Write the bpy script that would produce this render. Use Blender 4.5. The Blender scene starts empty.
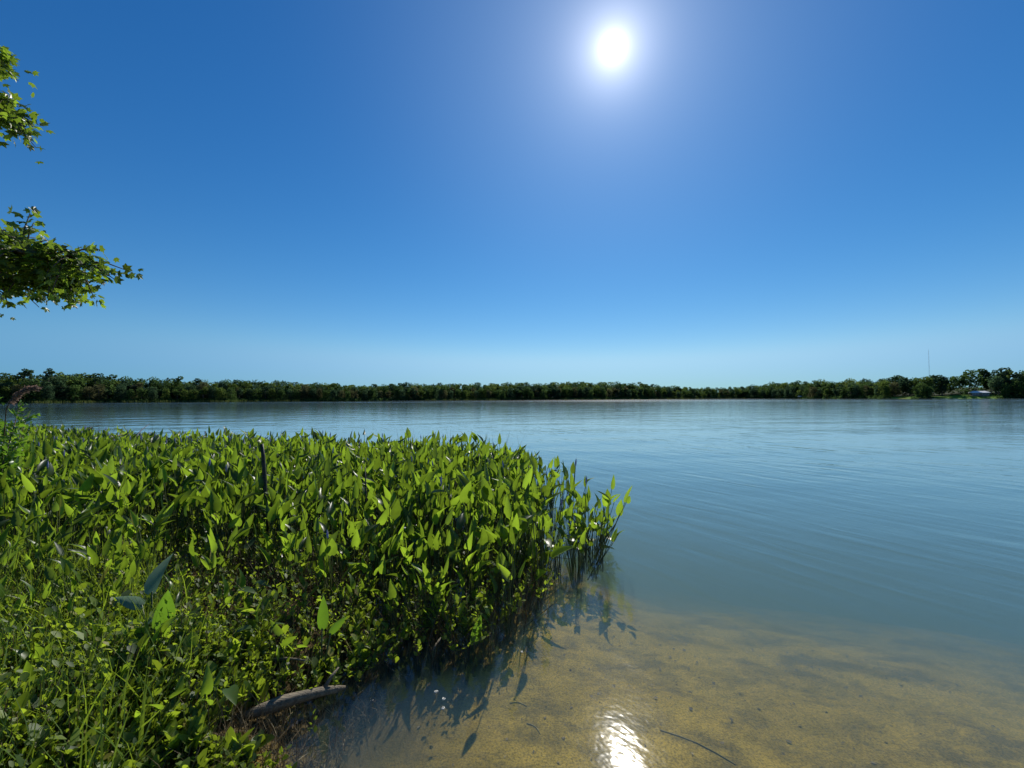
import bpy, math, random
import numpy as np
from mathutils import Vector, Matrix, Euler

R = math.radians
rng = np.random.default_rng(11)
random.seed(5)
S = bpy.context.scene
COL = S.collection

# ------------------------------------------------------------------ render / view
S.render.engine = 'CYCLES'
try:
    S.cycles.use_denoising = True
    S.cycles.denoiser = 'OPENIMAGEDENOISE'
    S.cycles.denoising_prefilter = 'ACCURATE'
except Exception:
    pass
S.cycles.max_bounces = 7
S.cycles.diffuse_bounces = 2
S.cycles.glossy_bounces = 3
S.cycles.transmission_bounces = 4
S.cycles.transparent_max_bounces = 6
S.cycles.volume_bounces = 0
S.cycles.sample_clamp_indirect = 4
S.cycles.use_adaptive_sampling = True
S.cycles.adaptive_threshold = 0.02
S.view_settings.view_transform = 'Standard'
S.view_settings.look = 'None'
S.view_settings.exposure = 0.0
S.view_settings.gamma = 1.0

# ------------------------------------------------------------------ camera
F = 430.0
H = 1.6
cam = bpy.data.cameras.new('camera')
cam.sensor_width = 36.0
cam.lens = F / 1024 * 36.0
cam.clip_end = 8000
cam.clip_start = 0.05
camo = bpy.data.objects.new('camera', cam)
COL.objects.link(camo)
camo.location = (0, 0, H)
camo.rotation_euler = (R(90 + 1.93), R(0.25), 0)
S.camera = camo
RM = camo.rotation_euler.to_matrix()
SUN = (RM @ Vector((101 / F, 336 / F, -1))).normalized()
ELEV = math.asin(SUN.z)
AZ = math.atan2(SUN.x, SUN.y)

# ------------------------------------------------------------------ node helpers
def mat(name):
    m = bpy.data.materials.new(name)
    m.use_nodes = True
    nt = m.node_tree
    nt.nodes.clear()
    out = nt.nodes.new('ShaderNodeOutputMaterial')
    return m, nt, out

def nd(nt, typ, props=None, **ins):
    n = nt.nodes.new(typ)
    for k, v in (props or {}).items():
        setattr(n, k, v)
    for k, v in ins.items():
        key = k.replace('_', ' ')
        s = n.inputs.get(key) or n.inputs.get(k)
        if s is None:
            raise KeyError((typ, k))
        if hasattr(v, 'links'):
            nt.links.new(v, s)
        else:
            s.default_value = v
    return n

def math_n(nt, op, a, b=0.0, clamp=False):
    n = nt.nodes.new('ShaderNodeMath')
    n.operation = op
    n.use_clamp = clamp
    for i, v in enumerate((a, b)):
        if hasattr(v, 'links'):
            nt.links.new(v, n.inputs[i])
        else:
            n.inputs[i].default_value = v
    return n.outputs[0]

def ramp(nt, fac, stops, interp='LINEAR'):
    n = nt.nodes.new('ShaderNodeValToRGB')
    n.color_ramp.interpolation = interp
    e = n.color_ramp.elements
    while len(e) < len(stops):
        e.new(0.5)
    for el, (p, c) in zip(e, stops):
        el.position = p
        el.color = (c[0], c[1], c[2], 1) if not isinstance(c, (int, float)) else (c, c, c, 1)
    nt.links.new(fac, n.inputs[0])
    return n.outputs[0]

def mixc(nt, fac, a, b, blend='MIX'):
    n = nt.nodes.new('ShaderNodeMix')
    n.data_type = 'RGBA'
    n.blend_type = blend
    for s, v in ((n.inputs[0], fac), (n.inputs[6], a), (n.inputs[7], b)):
        if hasattr(v, 'links'):
            nt.links.new(v, s)
        elif isinstance(v, (int, float)):
            s.default_value = v
        else:
            s.default_value = (v[0], v[1], v[2], 1)
    return n.outputs[2]

def coords(nt, kind='Object', scale=(1, 1, 1), rot=(0, 0, 0)):
    tc = nt.nodes.new('ShaderNodeTexCoord')
    mp = nt.nodes.new('ShaderNodeMapping')
    mp.inputs['Scale'].default_value = scale
    mp.inputs['Rotation'].default_value = rot
    nt.links.new(tc.outputs[kind], mp.inputs['Vector'])
    return mp.outputs[0]

def noise(nt, vec, scale, detail=3.0, rough=0.5, dist=0.0):
    n = nd(nt, 'ShaderNodeTexNoise', None, Scale=scale, Detail=detail, Roughness=rough, Distortion=dist)
    nt.links.new(vec, n.inputs['Vector'])
    return n.outputs['Fac']

# ------------------------------------------------------------------ world
W = bpy.data.worlds.new('World')
S.world = W
W.use_nodes = True
nt = W.node_tree
nt.nodes.clear()
wo = nt.nodes.new('ShaderNodeOutputWorld')
sky = nt.nodes.new('ShaderNodeTexSky')
sky.sky_type = 'NISHITA'
sky.sun_disc = False
sky.sun_elevation = ELEV
sky.sun_rotation = AZ
sky.altitude = 0
sky.air_density = 1.0
sky.dust_density = 0.0
sky.ozone_density = 1.6
hs = nd(nt, 'ShaderNodeHueSaturation', None, Hue=0.5, Saturation=1.22, Value=1.0)
nt.links.new(sky.outputs[0], hs.inputs['Color'])
bg = nd(nt, 'ShaderNodeBackground', None, Strength=0.085)
# the sun itself and the bright aureole round it, by direction in the sky
tc = nt.nodes.new('ShaderNodeTexCoord')
nrm = nd(nt, 'ShaderNodeVectorMath', {'operation': 'NORMALIZE'})
nt.links.new(tc.outputs['Generated'], nrm.inputs[0])
dt = nd(nt, 'ShaderNodeVectorMath', {'operation': 'DOT_PRODUCT'})
nt.links.new(nrm.outputs[0], dt.inputs[0])
dt.inputs[1].default_value = SUN
ang = math_n(nt, 'ARCCOSINE', math_n(nt, 'MINIMUM', dt.outputs['Value'], 0.9999999))
cq = math_n(nt, 'DIVIDE', ang, R(45))
CAPG = math_n(nt, 'EXPONENT', math_n(nt, 'MULTIPLY', math_n(nt, 'MULTIPLY', cq, cq), -1.0))
sp = nt.nodes.new('ShaderNodeSeparateColor'); nt.links.new(mixc(nt, 1.0, hs.outputs[0], (.80, .97, 1.08), 'MULTIPLY'), sp.inputs[0])
cb = nt.nodes.new('ShaderNodeCombineColor')
for i_, (g_, k_) in enumerate(((1.36, 1.22), (1.03, .91), (.88, .95))):      # deeper, cleaner blue than the raw model gives
    v_ = math_n(nt, 'POWER', math_n(nt, 'MULTIPLY', sp.outputs[i_], .085), g_)
    v_ = math_n(nt, 'MULTIPLY', v_, k_)
    n_ = nt.nodes.new('ShaderNodeMath'); n_.operation = 'SMOOTH_MIN'
    nt.links.new(v_, n_.inputs[0]); nt.links.new(math_n(nt, 'ADD', math_n(nt, 'MULTIPLY', CAPG, (.54, .66, .66)[i_]), (.10, .32, .59)[i_]), n_.inputs[1]); n_.inputs[2].default_value = .12
    nt.links.new(math_n(nt, 'MULTIPLY', n_.outputs[0], 1 / .085), cb.inputs[i_])
nt.links.new(cb.outputs[0], bg.inputs['Color'])
def lobe(width, amp):
    q = math_n(nt, 'DIVIDE', ang, R(width))
    q = math_n(nt, 'MULTIPLY', math_n(nt, 'MULTIPLY', q, q), -1)
    return math_n(nt, 'MULTIPLY', math_n(nt, 'EXPONENT', q), amp)
bgs = []
for wd, amp, c in ((.80, 2.4, (1, .97, .88)), (1.8, 0.52, (1, .91, .76)), (3.6, 0.42, (1, .97, .95)), (7.5, 0.20, (.95, .95, 1)), (19.0, 0.18, (.80, .95, 1))):
    b = nd(nt, 'ShaderNodeBackground', None, Color=(c[0], c[1], c[2], 1))
    nt.links.new(lobe(wd, amp), b.inputs['Strength'])
    bgs.append(b.outputs[0])
acc = bg.outputs[0]
for b in bgs:
    a = nt.nodes.new('ShaderNodeAddShader')
    nt.links.new(acc, a.inputs[0]); nt.links.new(b, a.inputs[1])
    acc = a.outputs[0]
nt.links.new(acc, wo.inputs['Surface'])

L = bpy.data.lights.new('sun', 'SUN')
L.energy = 5.0
L.angle = R(0.53)
L.color = (1.0, 0.95, 0.86)
Lo = bpy.data.objects.new('sun', L)
COL.objects.link(Lo)
Lo.rotation_euler = (-SUN).to_track_quat('-Z', 'Y').to_euler()
Lo.location = (0, 0, 50)

# ------------------------------------------------------------------ object helpers
def tag(o, label=None, cat=None, group=None, kind=None):
    if label: o['label'] = label
    if cat: o['category'] = cat
    if group: o['group'] = group
    if kind: o['kind'] = kind
    return o

def empty(name, loc=(0, 0, 0)):
    o = bpy.data.objects.new(name, None)
    o.empty_display_size = 0.1
    o.location = loc
    COL.objects.link(o)
    return o

def link_mesh(name, me, parent=None, loc=None):
    o = bpy.data.objects.new(name, me)
    COL.objects.link(o)
    if parent is not None: o.parent = parent
    if loc is not None: o.location = loc
    return o

def mesh_quads(name, V, Q, material, tint=None, smooth=True, extra=None):
    me = bpy.data.meshes.new(name)
    V = np.asarray(V, np.float32); Q = np.asarray(Q, np.int32)
    me.vertices.add(len(V)); me.vertices.foreach_set('co', V.ravel())
    me.loops.add(Q.size); me.loops.foreach_set('vertex_index', Q.ravel())
    me.polygons.add(len(Q))
    me.polygons.foreach_set('loop_start', np.arange(0, Q.size, 4, dtype=np.int32))
    me.polygons.foreach_set('use_smooth', np.full(len(Q), smooth))
    if tint is not None:
        a = me.attributes.new('tint', 'FLOAT', 'POINT'); a.data.foreach_set('value', np.asarray(tint, np.float32))
    for k, v in (extra or {}).items():
        a = me.attributes.new(k, 'FLOAT', 'POINT'); a.data.foreach_set('value', np.asarray(v, np.float32))
    me.update(calc_edges=True); me.validate()
    me.materials.append(material)
    return me

class MB:
    """collects quads with a tint value"""
    def __init__(s): s.V = []; s.Q = []; s.T = []; s.n = 0
    def add(s, V, Q, t=0.5):
        V = np.asarray(V, float)
        s.V.append(V); s.Q.append(np.asarray(Q) + s.n); s.T.append(np.full(len(V), t)); s.n += len(V)
    def batch(s, tv, tq, M, P, t):
        """template tv (n,3), tq (q,4); M (k,3,3) P (k,3) t (k,)"""
        k, n = len(P), len(tv)
        V = np.einsum('kij,nj->kni', M, tv) + P[:, None, :]
        Q = tq[None] + (np.arange(k) * n)[:, None, None] + s.n
        s.V.append(V.reshape(-1, 3)); s.Q.append(Q.reshape(-1, 4)); s.T.append(np.repeat(t, n)); s.n += k * n
    def tube(s, pts, rad, sides=4, t=0.5, cap=True):
        pts = [np.asarray(p, float) for p in pts]
        if not hasattr(rad, '__len__'): rad = [rad] * len(pts)
        rings = []
        up = np.array([0.13, 0.31, 0.94])
        for i, p in enumerate(pts):
            d = pts[min(i + 1, len(pts) - 1)] - pts[max(i - 1, 0)]
            d = d / (np.linalg.norm(d) + 1e-9)
            u = np.cross(d, up)
            if np.linalg.norm(u) < .15: u = np.cross(d, [1, 0, 0])
            u /= np.linalg.norm(u); v = np.cross(d, u)
            a = np.arange(sides) * 2 * math.pi / sides
            rings.append(p + rad[i] * (np.cos(a)[:, None] * u + np.sin(a)[:, None] * v))
        V = np.concatenate(rings); Q = []
        for i in range(len(pts) - 1):
            for j in range(sides):
                k = (j + 1) % sides
                Q.append((i * sides + j, i * sides + k, (i + 1) * sides + k, (i + 1) * sides + j))
        if cap and sides == 4:
            Q.append((3, 2, 1, 0)); b = (len(pts) - 1) * 4; Q.append((b, b + 1, b + 2, b + 3))
        if cap and sides > 4 and sides % 2 == 0:
            for b, o in ((0, -1), ((len(pts) - 1) * sides, 1)):
                for j in range(1, sides // 2):
                    q = (b + j - 1, b + j, b + sides - 1 - j, b + sides - j) if j > 1 else (b + 0, b + 1, b + sides - 2, b + sides - 1)
                    Q.append(q if o > 0 else q[::-1])
        s.add(V, Q, t)
    def box(s, lo, hi, t=0.5):
        x0, y0, z0 = lo; x1, y1, z1 = hi
        V = [(x0, y0, z0), (x1, y0, z0), (x1, y1, z0), (x0, y1, z0), (x0, y0, z1), (x1, y0, z1), (x1, y1, z1), (x0, y1, z1)]
        s.add(V, [(0, 3, 2, 1), (4, 5, 6, 7), (0, 1, 5, 4), (1, 2, 6, 5), (2, 3, 7, 6), (3, 0, 4, 7)], t)
    def mesh(s, name, m, smooth=True):
        return mesh_quads(name, np.concatenate(s.V), np.concatenate(s.Q), m, np.concatenate(s.T), smooth)
    def build(s, name, m, parent=None, smooth=True, loc=None):
        return link_mesh(name, s.mesh(name, m, smooth), parent, loc)

def frames(dirs, spin):
    """rotation matrices whose y column is dirs; x,z rotated by spin. dirs (k,3)"""
    d = dirs / np.linalg.norm(dirs, axis=1, keepdims=True)
    ref = np.tile(np.array([0.0, 0.0, 1.0]), (len(d), 1))
    par = np.abs(d[:, 2]) > 0.999
    ref[par] = (1, 0, 0)
    u = np.cross(d, ref); u /= np.linalg.norm(u, axis=1, keepdims=True)
    v = np.cross(u, d)
    c, s_ = np.cos(spin)[:, None], np.sin(spin)[:, None]
    x = c * u + s_ * v
    z = np.cross(x, d)
    return np.stack([x, d, z], axis=2)

# ------------------------------------------------------------------ terrain shape
def sstep(a, b, x):
    t = np.clip((x - a) / (b - a), 0, 1)
    return t * t * (3 - 2 * t)

AK = np.radians([-180, -120, -90, -50, -36, 0, 13, 24, 28, 31, 37, 43, 50, 90, 120, 180])
RK = np.array([900, 600, 300, 415, 412, 425, 452, 560, 640, 620, 520, 470, 500, 500, 600, 900.])
def shore_r(a):
    base = np.interp(a, AK, RK)
    return base + 5 * np.sin(a * 23) + 3 * np.sin(a * 57 + 1) + 1.5 * np.sin(a * 131)

def vnoise(x, y, sc, seed=0):
    x = x * sc + seed * 17.3; y = y * sc - seed * 9.1
    return (np.sin(x * 1.3 + 1.7 * np.sin(y * .9)) + np.sin(y * 1.7 + 1.3 * np.sin(x * 1.1 + 2)) + .6 * np.sin(2.9 * x + 2.3 * y) + .4 * np.sin(5.1 * y - 3.7 * x)) / 3

def ground(x, y):
    x = np.asarray(x, float); y = np.asarray(y, float)
    r = np.hypot(x, y); a = np.arctan2(x, y)
    # lake bed near by: sandy shelf then a drop-off
    s = (y + 0.33 * x - 3.75 + 0.20 * vnoise(x, y, .8)) * 0.96
    depth = 0.10 + 0.03 * sstep(-2.2, 0, s) + 0.34 * np.log1p(np.exp(np.clip(s * 1.5, -30, 30))) / 1.5
    depth = depth + 0.012 * vnoise(x, y, 3.2, 2) + 0.006 * vnoise(x, y, 9, 3)
    depth = np.minimum(depth, 2.6)
    # shelf under the plants
    inbed = 1 - sstep(-1.2, 1.6, x - 0.2 + 0.05 * (y - 4))
    inbed = inbed * (1 - sstep(12, 17, y + 0.28 * x))
    bed = 0.13 + 0.06 * vnoise(x, y, 1.7, 4)
    depth = depth * (1 - inbed) + bed * inbed
    h = -depth
    # muddy bank at left
    bank = (1 - sstep(-1.35, -0.72, x + 0.20 * (y - 2.2) + 0.08 * vnoise(x, y, 3, 5))) * (1 - sstep(2.6, 4.6, y + .15 * x))
    h = h + bank * (0.24 + 0.03 * vnoise(x, y, 4, 6))
    # dry shore behind the photographer
    back = np.clip(1.25 - y, 0, None)
    h = np.where(back > 0, np.maximum(h, -0.16 + back * 0.12), h)
    h = np.minimum(h, 1.6)
    # far shores
    q = r - shore_r(a)
    far = np.clip(q * 0.25, -3, 1.1) + np.clip(q * 0.03, 0, 9)
    # grassy rise with the house
    px = np.tan(a) * F
    rise = np.exp(-((px - 462) / 30) ** 2) * sstep(4, 45, q) * 3.2
    h = np.where(r > 150, np.maximum(h, far + rise), h)
    return h

# ------------------------------------------------------------------ polar sheets
def polar(name, n_ang, radii, zf):
    a = np.linspace(-math.pi, math.pi, n_ang, endpoint=False)
    # denser angles within the view
    a = a - 0.35 * np.sin(a)
    A, RR = np.meshgrid(a, radii)
    X = RR * np.sin(A); Y = RR * np.cos(A)
    Z = zf(X, Y)
    V = np.stack([X, Y, Z], -1).reshape(-1, 3)
    nr = len(radii)
    i, j = np.meshgrid(np.arange(nr - 1), np.arange(n_ang), indexing='ij')
    k = (j + 1) % n_ang
    Q = np.stack([i * n_ang + j, i * n_ang + k, (i + 1) * n_ang + k, (i + 1) * n_ang + j], -1).reshape(-1, 4)
    return V, Q

# ground material
m_ground, nt, out = mat('lake_bed_and_shore')
co = coords(nt)
n1 = noise(nt, co, 1.4, 6, .65, .2)
n2 = noise(nt, co, 7.0, 5, .65, .4)
n3 = noise(nt, co, 90.0, 3, .6)
sand = ramp(nt, n1, [(.28, (.22, .155, .018)), (.46, (.33, .235, .030)), (.56, (.41, .295, .046)), (.72, (.29, .210, .026))])
algae = ramp(nt, n2, [(.35, (.10, .076, .014)), (.52, (.21, .150, .028)), (.68, (.33, .23, .048))])
c = mixc(nt, .45, sand, algae)
n0 = noise(nt, coords(nt, 'Object', (1, 1.5, 1), (0, 0, .5)), 2.6, 7, .72, .25)
film = ramp(nt, n0, [(.46, 0.0), (.62, .8)])
c = mixc(nt, film, c, (.095, .072, .020))
speck = ramp(nt, n3, [(.36, .55), (.5, 1.0), (.66, 1.28)])
c = mixc(nt, 1.0, c, speck, 'MULTIPLY')
vo = nd(nt, 'ShaderNodeTexVoronoi', None, Scale=46.0)
nt.links.new(co, vo.inputs['Vector'])
bits = ramp(nt, vo.outputs['Distance'], [(.03, .35), (.10, 1.0)])
c = mixc(nt, .8, c, bits, 'MULTIPLY')
att = nd(nt, 'ShaderNodeAttribute', {'attribute_name': 'bank'})
mud = ramp(nt, n2, [(.3, (.030, .022, .010)), (.6, (.085, .062, .026)), (.8, (.15, .11, .045))])
c = mixc(nt, math_n(nt, 'ADD', att.outputs['Fac'], math_n(nt, 'MULTIPLY', math_n(nt, 'SUBTRACT', n2, .5), .5), True), c, mud)
att2 = nd(nt, 'ShaderNodeAttribute', {'attribute_name': 'farland'})
nf = noise(nt, coords(nt), .06, 3)
lawn = nd(nt, 'ShaderNodeAttribute', {'attribute_name': 'lawn'}).outputs['Fac']
farc = mixc(nt, lawn, ramp(nt, nf, [(.38, (.02, .026, .010)), (.6, (.05, .055, .018))]), ramp(nt, nf, [(.38, (.09, .17, .02)), (.6, (.15, .25, .035))]))
c = mixc(nt, att2.outputs['Fac'], c, farc)
bs = nd(nt, 'ShaderNodeBsdfPrincipled', None, Base_Color=c, Roughness=.85)
bs.inputs['Specular IOR Level'].default_value = .05
bm_ = nd(nt, 'ShaderNodeBump', None, Strength=.55, Distance=.02)
nt.links.new(math_n(nt, 'ADD', n2, math_n(nt, 'MULTIPLY', n3, .3)), bm_.inputs['Height'])
nt.links.new(bm_.outputs[0], bs.inputs['Normal'])
nt.links.new(bs.outputs[0], out.inputs[0])

radii = np.concatenate([[0.02], np.geomspace(0.3, 30, 190), np.geomspace(31.5, 380, 40), np.linspace(386, 760, 120), np.geomspace(780, 1500, 10)])
V, Q = polar('ground', 420, radii, ground)
X_, Y_ = V[:, 0], V[:, 1]
bankm = (1 - sstep(-.55, .55, X_ + .30 - .16 * (Y_ - 2.6))) * sstep(1.5, 2.2, Y_ - .25 * (X_ + 1.2)) * (Y_ < 40)
farm = (np.hypot(X_, Y_) - shore_r(np.arctan2(X_, Y_)) > -1.5).astype(float) * (np.hypot(X_, Y_) > 150)
pxm = 512 + np.tan(np.arctan2(X_, Y_)) * F
lawnm = (((pxm > 930) & (pxm < 1000)) | ((pxm > 885) & (pxm < 918))).astype(float) * (Y_ > 0) * (np.hypot(X_, Y_) - shore_r(np.arctan2(X_, Y_)) < 27)
me = mesh_quads('ground', V, Q, m_ground, None, True, {'bank': bankm, 'farland': farm, 'lawn': lawnm})
tag(link_mesh('ground', me), 'sandy lake bed, muddy bank and distant shore', None, None, 'structure')

# water
m_water, nt, out = mat('lake_water')
geo = nt.nodes.new('ShaderNodeNewGeometry')
dep = nd(nt, 'ShaderNodeAttribute', {'attribute_name': 'depth'}).outputs['Fac']
# distance-independent ripple heights in metres
ctc = nt.nodes.new('ShaderNodeTexCoord').outputs['Object']
def mapped(rot, scale):
    mp = nt.nodes.new('ShaderNodeMapping')
    mp.vector_type = 'TEXTURE'
    mp.inputs['Rotation'].default_value = (0, 0, R(rot))
    mp.inputs['Scale'].default_value = scale
    nt.links.new(ctc, mp.inputs['Vector'])
    return mp.outputs[0]
r1 = noise(nt, mapped(33, (0.26, 1.5, 1)), 1.0, 2, .45, .5)       # long-crested ripples
r2 = noise(nt, mapped(20, (0.9, 3.2, 1)), 1.0, 2, .5, .4)
r3 = noise(nt, mapped(-25, (.10, .34, 1)), 1.0, 2, .5, .3)
r4 = noise(nt, mapped(8, (5.0, 2.2, 1)), 1.0, 3, .55, .2)
patch = ramp(nt, noise(nt, mapped(12, (7, 3.5, 1)), 1.0, 2, .5), [(.38, .40), (.62, 1.0)])
# the very shallow edge is calmer
calm = ramp(nt, math_n(nt, 'MULTIPLY', dep, 1.0), [(.12, .38), (.75, 1.0)])
gate = math_n(nt, 'MULTIPLY', patch, calm)
h = math_n(nt, 'MULTIPLY', r1, .015)
h = math_n(nt, 'ADD', h, math_n(nt, 'MULTIPLY', r2, .016))
h = math_n(nt, 'ADD', h, math_n(nt, 'MULTIPLY', r3, .0011))
h = math_n(nt, 'MULTIPLY', h, gate)
h = math_n(nt, 'ADD', h, math_n(nt, 'MULTIPLY', r4, .022))
r5 = noise(nt, mapped(40, (.030, .045, 1)), 1.0, 1, .5)
h = math_n(nt, 'ADD', h, math_n(nt, 'MULTIPLY', r5, .0006))
bmp = nd(nt, 'ShaderNodeBump', None, Strength=1.0, Distance=1.0)
nt.links.new(h, bmp.inputs['Height'])
# wind-roughened lanes on the open lake
lanes = ramp(nt, noise(nt, mapped(2, (260, 30, 1)), 1.0, 2, .5), [(.42, .0), (.58, 1.0)])
ln = nt.nodes.new('ShaderNodeVectorMath'); ln.operation = 'LENGTH'
nt.links.new(ctc, ln.inputs[0])
dist = ln.outputs['Value']
farw = ramp(nt, math_n(nt, 'DIVIDE', dist, 400.0), [(.25, 0.0), (.55, 1.0)])
rough = math_n(nt, 'ADD', math_n(nt, 'MULTIPLY', math_n(nt, 'MULTIPLY', lanes, farw), .05), .055)
gl = nd(nt, 'ShaderNodeBsdfGlossy', None, Color=(1, 1, 1, 1))
nt.links.new(rough, gl.inputs['Roughness']); nt.links.new(bmp.outputs[0], gl.inputs['Normal'])
# air-water reflectance by angle, the same from either side of the sheet
fd = nd(nt, 'ShaderNodeVectorMath', {'operation': 'DOT_PRODUCT'})
nt.links.new(geo.outputs['Incoming'], fd.inputs[0]); nt.links.new(bmp.outputs[0], fd.inputs[1])
fc = math_n(nt, 'SUBTRACT', 1.0, math_n(nt, 'ABSOLUTE', fd.outputs['Value']), True)
fres = math_n(nt, 'ADD', math_n(nt, 'MULTIPLY', math_n(nt, 'POWER', fc, 5.0), .98), .02, True)
tp = nt.nodes.new('ShaderNodeBsdfTransparent'); tp.inputs[0].default_value = (1, 1, 1, 1)
mx2 = nt.nodes.new('ShaderNodeMixShader')
nt.links.new(fres, mx2.inputs[0]); nt.links.new(tp.outputs[0], mx2.inputs[1]); nt.links.new(gl.outputs[0], mx2.inputs[2])
nt.links.new(mx2.outputs[0], out.inputs[0])
radw = np.concatenate([[0.02], np.geomspace(0.4, 30, 150), np.geomspace(32, 800, 50)])
V, Q = polar('lake_water', 360, radw, lambda x, y: 0 * x)
dpt = np.clip(-ground(V[:, 0], V[:, 1]), 0, 4)
me = mesh_quads('lake_water', V, Q, m_water, None, True, {'depth': dpt})
tag(link_mesh('lake_water', me), 'calm blue lake water with fine ripples', None, None, 'structure')

# the murky water itself: light is scattered and absorbed on its way down and back
m, nt, out = mat('turbid_water')
v1 = nd(nt, 'ShaderNodeVolumeScatter', None, Color=(.26, .46, .50, 1), Density=.85, Anisotropy=.1)
v2 = nd(nt, 'ShaderNodeVolumeAbsorption', None, Color=(.46, .60, .42, 1), Density=1.0)
ad = nt.nodes.new('ShaderNodeAddShader'); nt.links.new(v1.outputs[0], ad.inputs[0]); nt.links.new(v2.outputs[0], ad.inputs[1])
nt.links.new(ad.outputs[0], out.inputs['Volume'])
V = [(-850, -850, -6), (850, -850, -6), (850, 850, -6), (-850, 850, -6), (-850, -850, -.003), (850, -850, -.003), (850, 850, -.003), (-850, 850, -.003)]
me = mesh_quads('murky_water', V, [(0, 3, 2, 1), (4, 5, 6, 7), (0, 1, 5, 4), (1, 2, 6, 5), (2, 3, 7, 6), (3, 0, 4, 7)], m, None, False)
tag(link_mesh('murky_water', me), 'green-blue body of murky lake water over the sand', None, None, 'structure')

# ------------------------------------------------------------------ foliage materials
def leaf_mat(name, dark, light, trans, rough=.35, spec=.5, tmix=.45, objvar=True, warm=(.16, .17, .02), spots=False):
    m, nt, out = mat(name)
    t = nd(nt, 'ShaderNodeAttribute', {'attribute_name': 'tint'}).outputs['Fac']
    if objvar:
        oi = nt.nodes.new('ShaderNodeObjectInfo')
        t = math_n(nt, 'ADD', math_n(nt, 'MULTIPLY', t, .75), math_n(nt, 'MULTIPLY', oi.outputs['Random'], .25))
    n = noise(nt, coords(nt), 18.0, 2)
    t2 = math_n(nt, 'ADD', t, math_n(nt, 'MULTIPLY', math_n(nt, 'SUBTRACT', n, .5), .35), True)
    c = ramp(nt, t2, [(0.0, dark), (.86, light), (.97, light), (1.0, warm)])
    if spots:
        sn = noise(nt, coords(nt), 34.0, 3, .6)
        sf = ramp(nt, math_n(nt, 'ADD', sn, math_n(nt, 'MULTIPLY', math_n(nt, 'SUBTRACT', n, .5), .35)), [(.66, 0.0), (.74, .85)])
        c = mixc(nt, sf, c, (.15, .085, .025))
    tcn = ramp(nt, t2, [(0.0, tuple(v * .22 for v in trans)), (.55, tuple(v * .62 for v in trans)), (1.0, trans)])
    b = nd(nt, 'ShaderNodeBsdfPrincipled', None, Base_Color=c, Roughness=rough)
    b.inputs['Specular IOR Level'].default_value = spec
    tl = nt.nodes.new('ShaderNodeBsdfTranslucent'); nt.links.new(tcn, tl.inputs[0])
    mx = nt.nodes.new('ShaderNodeMixShader'); mx.inputs[0].default_value = tmix
    nt.links.new(b.outputs[0], mx.inputs[1]); nt.links.new(tl.outputs[0], mx.inputs[2])
    nt.links.new(mx.outputs[0], out.inputs[0])
    return m

def plain_mat(name, c0, c1, rough=.8, scale=12.0, bump=.3, objvar=False, stretch=(1, 1, 1)):
    m, nt, out = mat(name)
    n = noise(nt, coords(nt, 'Object', stretch), scale, 5, .6, .3)
    c = ramp(nt, n, [(.3, c0), (.7, c1)])
    b = nd(nt, 'ShaderNodeBsdfPrincipled', None, Base_Color=c, Roughness=rough)
    bp = nd(nt, 'ShaderNodeBump', None, Strength=bump, Distance=.01)
    nt.links.new(n, bp.inputs['Height']); nt.links.new(bp.outputs[0], b.inputs['Normal'])
    nt.links.new(b.outputs[0], out.inputs[0])
    return m

M_PICK = leaf_mat('pickerelweed_leaf', (.012, .038, .012), (.090, .155, .020), (.43, .66, .04), .38, .45, .50, True, (.26, .19, .04), True)
M_ARUM = leaf_mat('waxy_leaf', (.10, .19, .13), (.15, .26, .19), (.34, .50, .32), .35, .6, .4)
M_BROAD = leaf_mat('broad_leaf', (.05, .12, .015), (.08, .17, .02), (.24, .46, .03), .35, .5, .5, True, (.16, .17, .02), True)
M_SMALL = leaf_mat('creeping_leaf', (.030, .07, .012), (.13, .19, .022), (.50, .68, .04), .55, .45, .46, False, (.24, .21, .05))
M_GRASS = leaf_mat('grass_blade', (.04, .09, .012), (.12, .20, .025), (.44, .62, .045), .5, .4, .42, False)
M_STEM = plain_mat('green_stem', (.035, .055, .015), (.10, .12, .03), .5, 20)
M_DEAD = leaf_mat('dead_stalk', (.05, .033, .018), (.20, .15, .075), (.10, .07, .03), .7, .3, .2, False, (.34, .28, .16))
M_FLOWER = plain_mat('violet_flower', (.20, .18, .34), (.36, .33, .55), .7, 60)
M_GUM = leaf_mat('sweetgum_leaf', (.022, .050, .014), (.075, .14, .022), (.38, .58, .045), .42, .5, .46, False)
M_BARK = plain_mat('bark', (.045, .035, .026), (.15, .12, .09), .9, 9, .8, stretch=(3, 3, .6))
M_WOOD = plain_mat('weathered_wood', (.06, .048, .030), (.22, .18, .12), .85, 9, .8, stretch=(1, 9, 9))
M_WOODD = plain_mat('dark_wet_wood', (.012, .009, .006), (.05, .038, .026), .6, 14, .6)
M_SUNK = plain_mat('algae_covered_wood', (.10, .08, .03), (.18, .14, .055), .9, 25, .5)
M_SHELL = plain_mat('pale_shell', (.45, .42, .33), (.80, .78, .70), .4, 30, .1)

# ------------------------------------------------------------------ leaf templates
def leaf_template(L=1.0, Wd=.5, fold=.25, bend=.25, cordate=True):
    st = [(0.0, -.07 if cordate else 0, .30), (.06, -.01, .72), (.2, .18, .98), (.4, .39, .95), (.6, .59, .74), (.8, .79, .42), (1.0, 1.0, .02)]
    V = []
    for tcn, te, w in st:
        zc = -bend * tcn * tcn
        zw = zc + fold * w * Wd * .5
        V += [(-w * Wd / 2, te * L, zw), (0, tcn * L, zc), (w * Wd / 2, te * L, zw)]
    Q = []
    for i in range(len(st) - 1):
        a = i * 3
        Q += [(a, a + 1, a + 4, a + 3), (a + 1, a + 2, a + 5, a + 4)]
    return np.array(V), np.array(Q)

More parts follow.
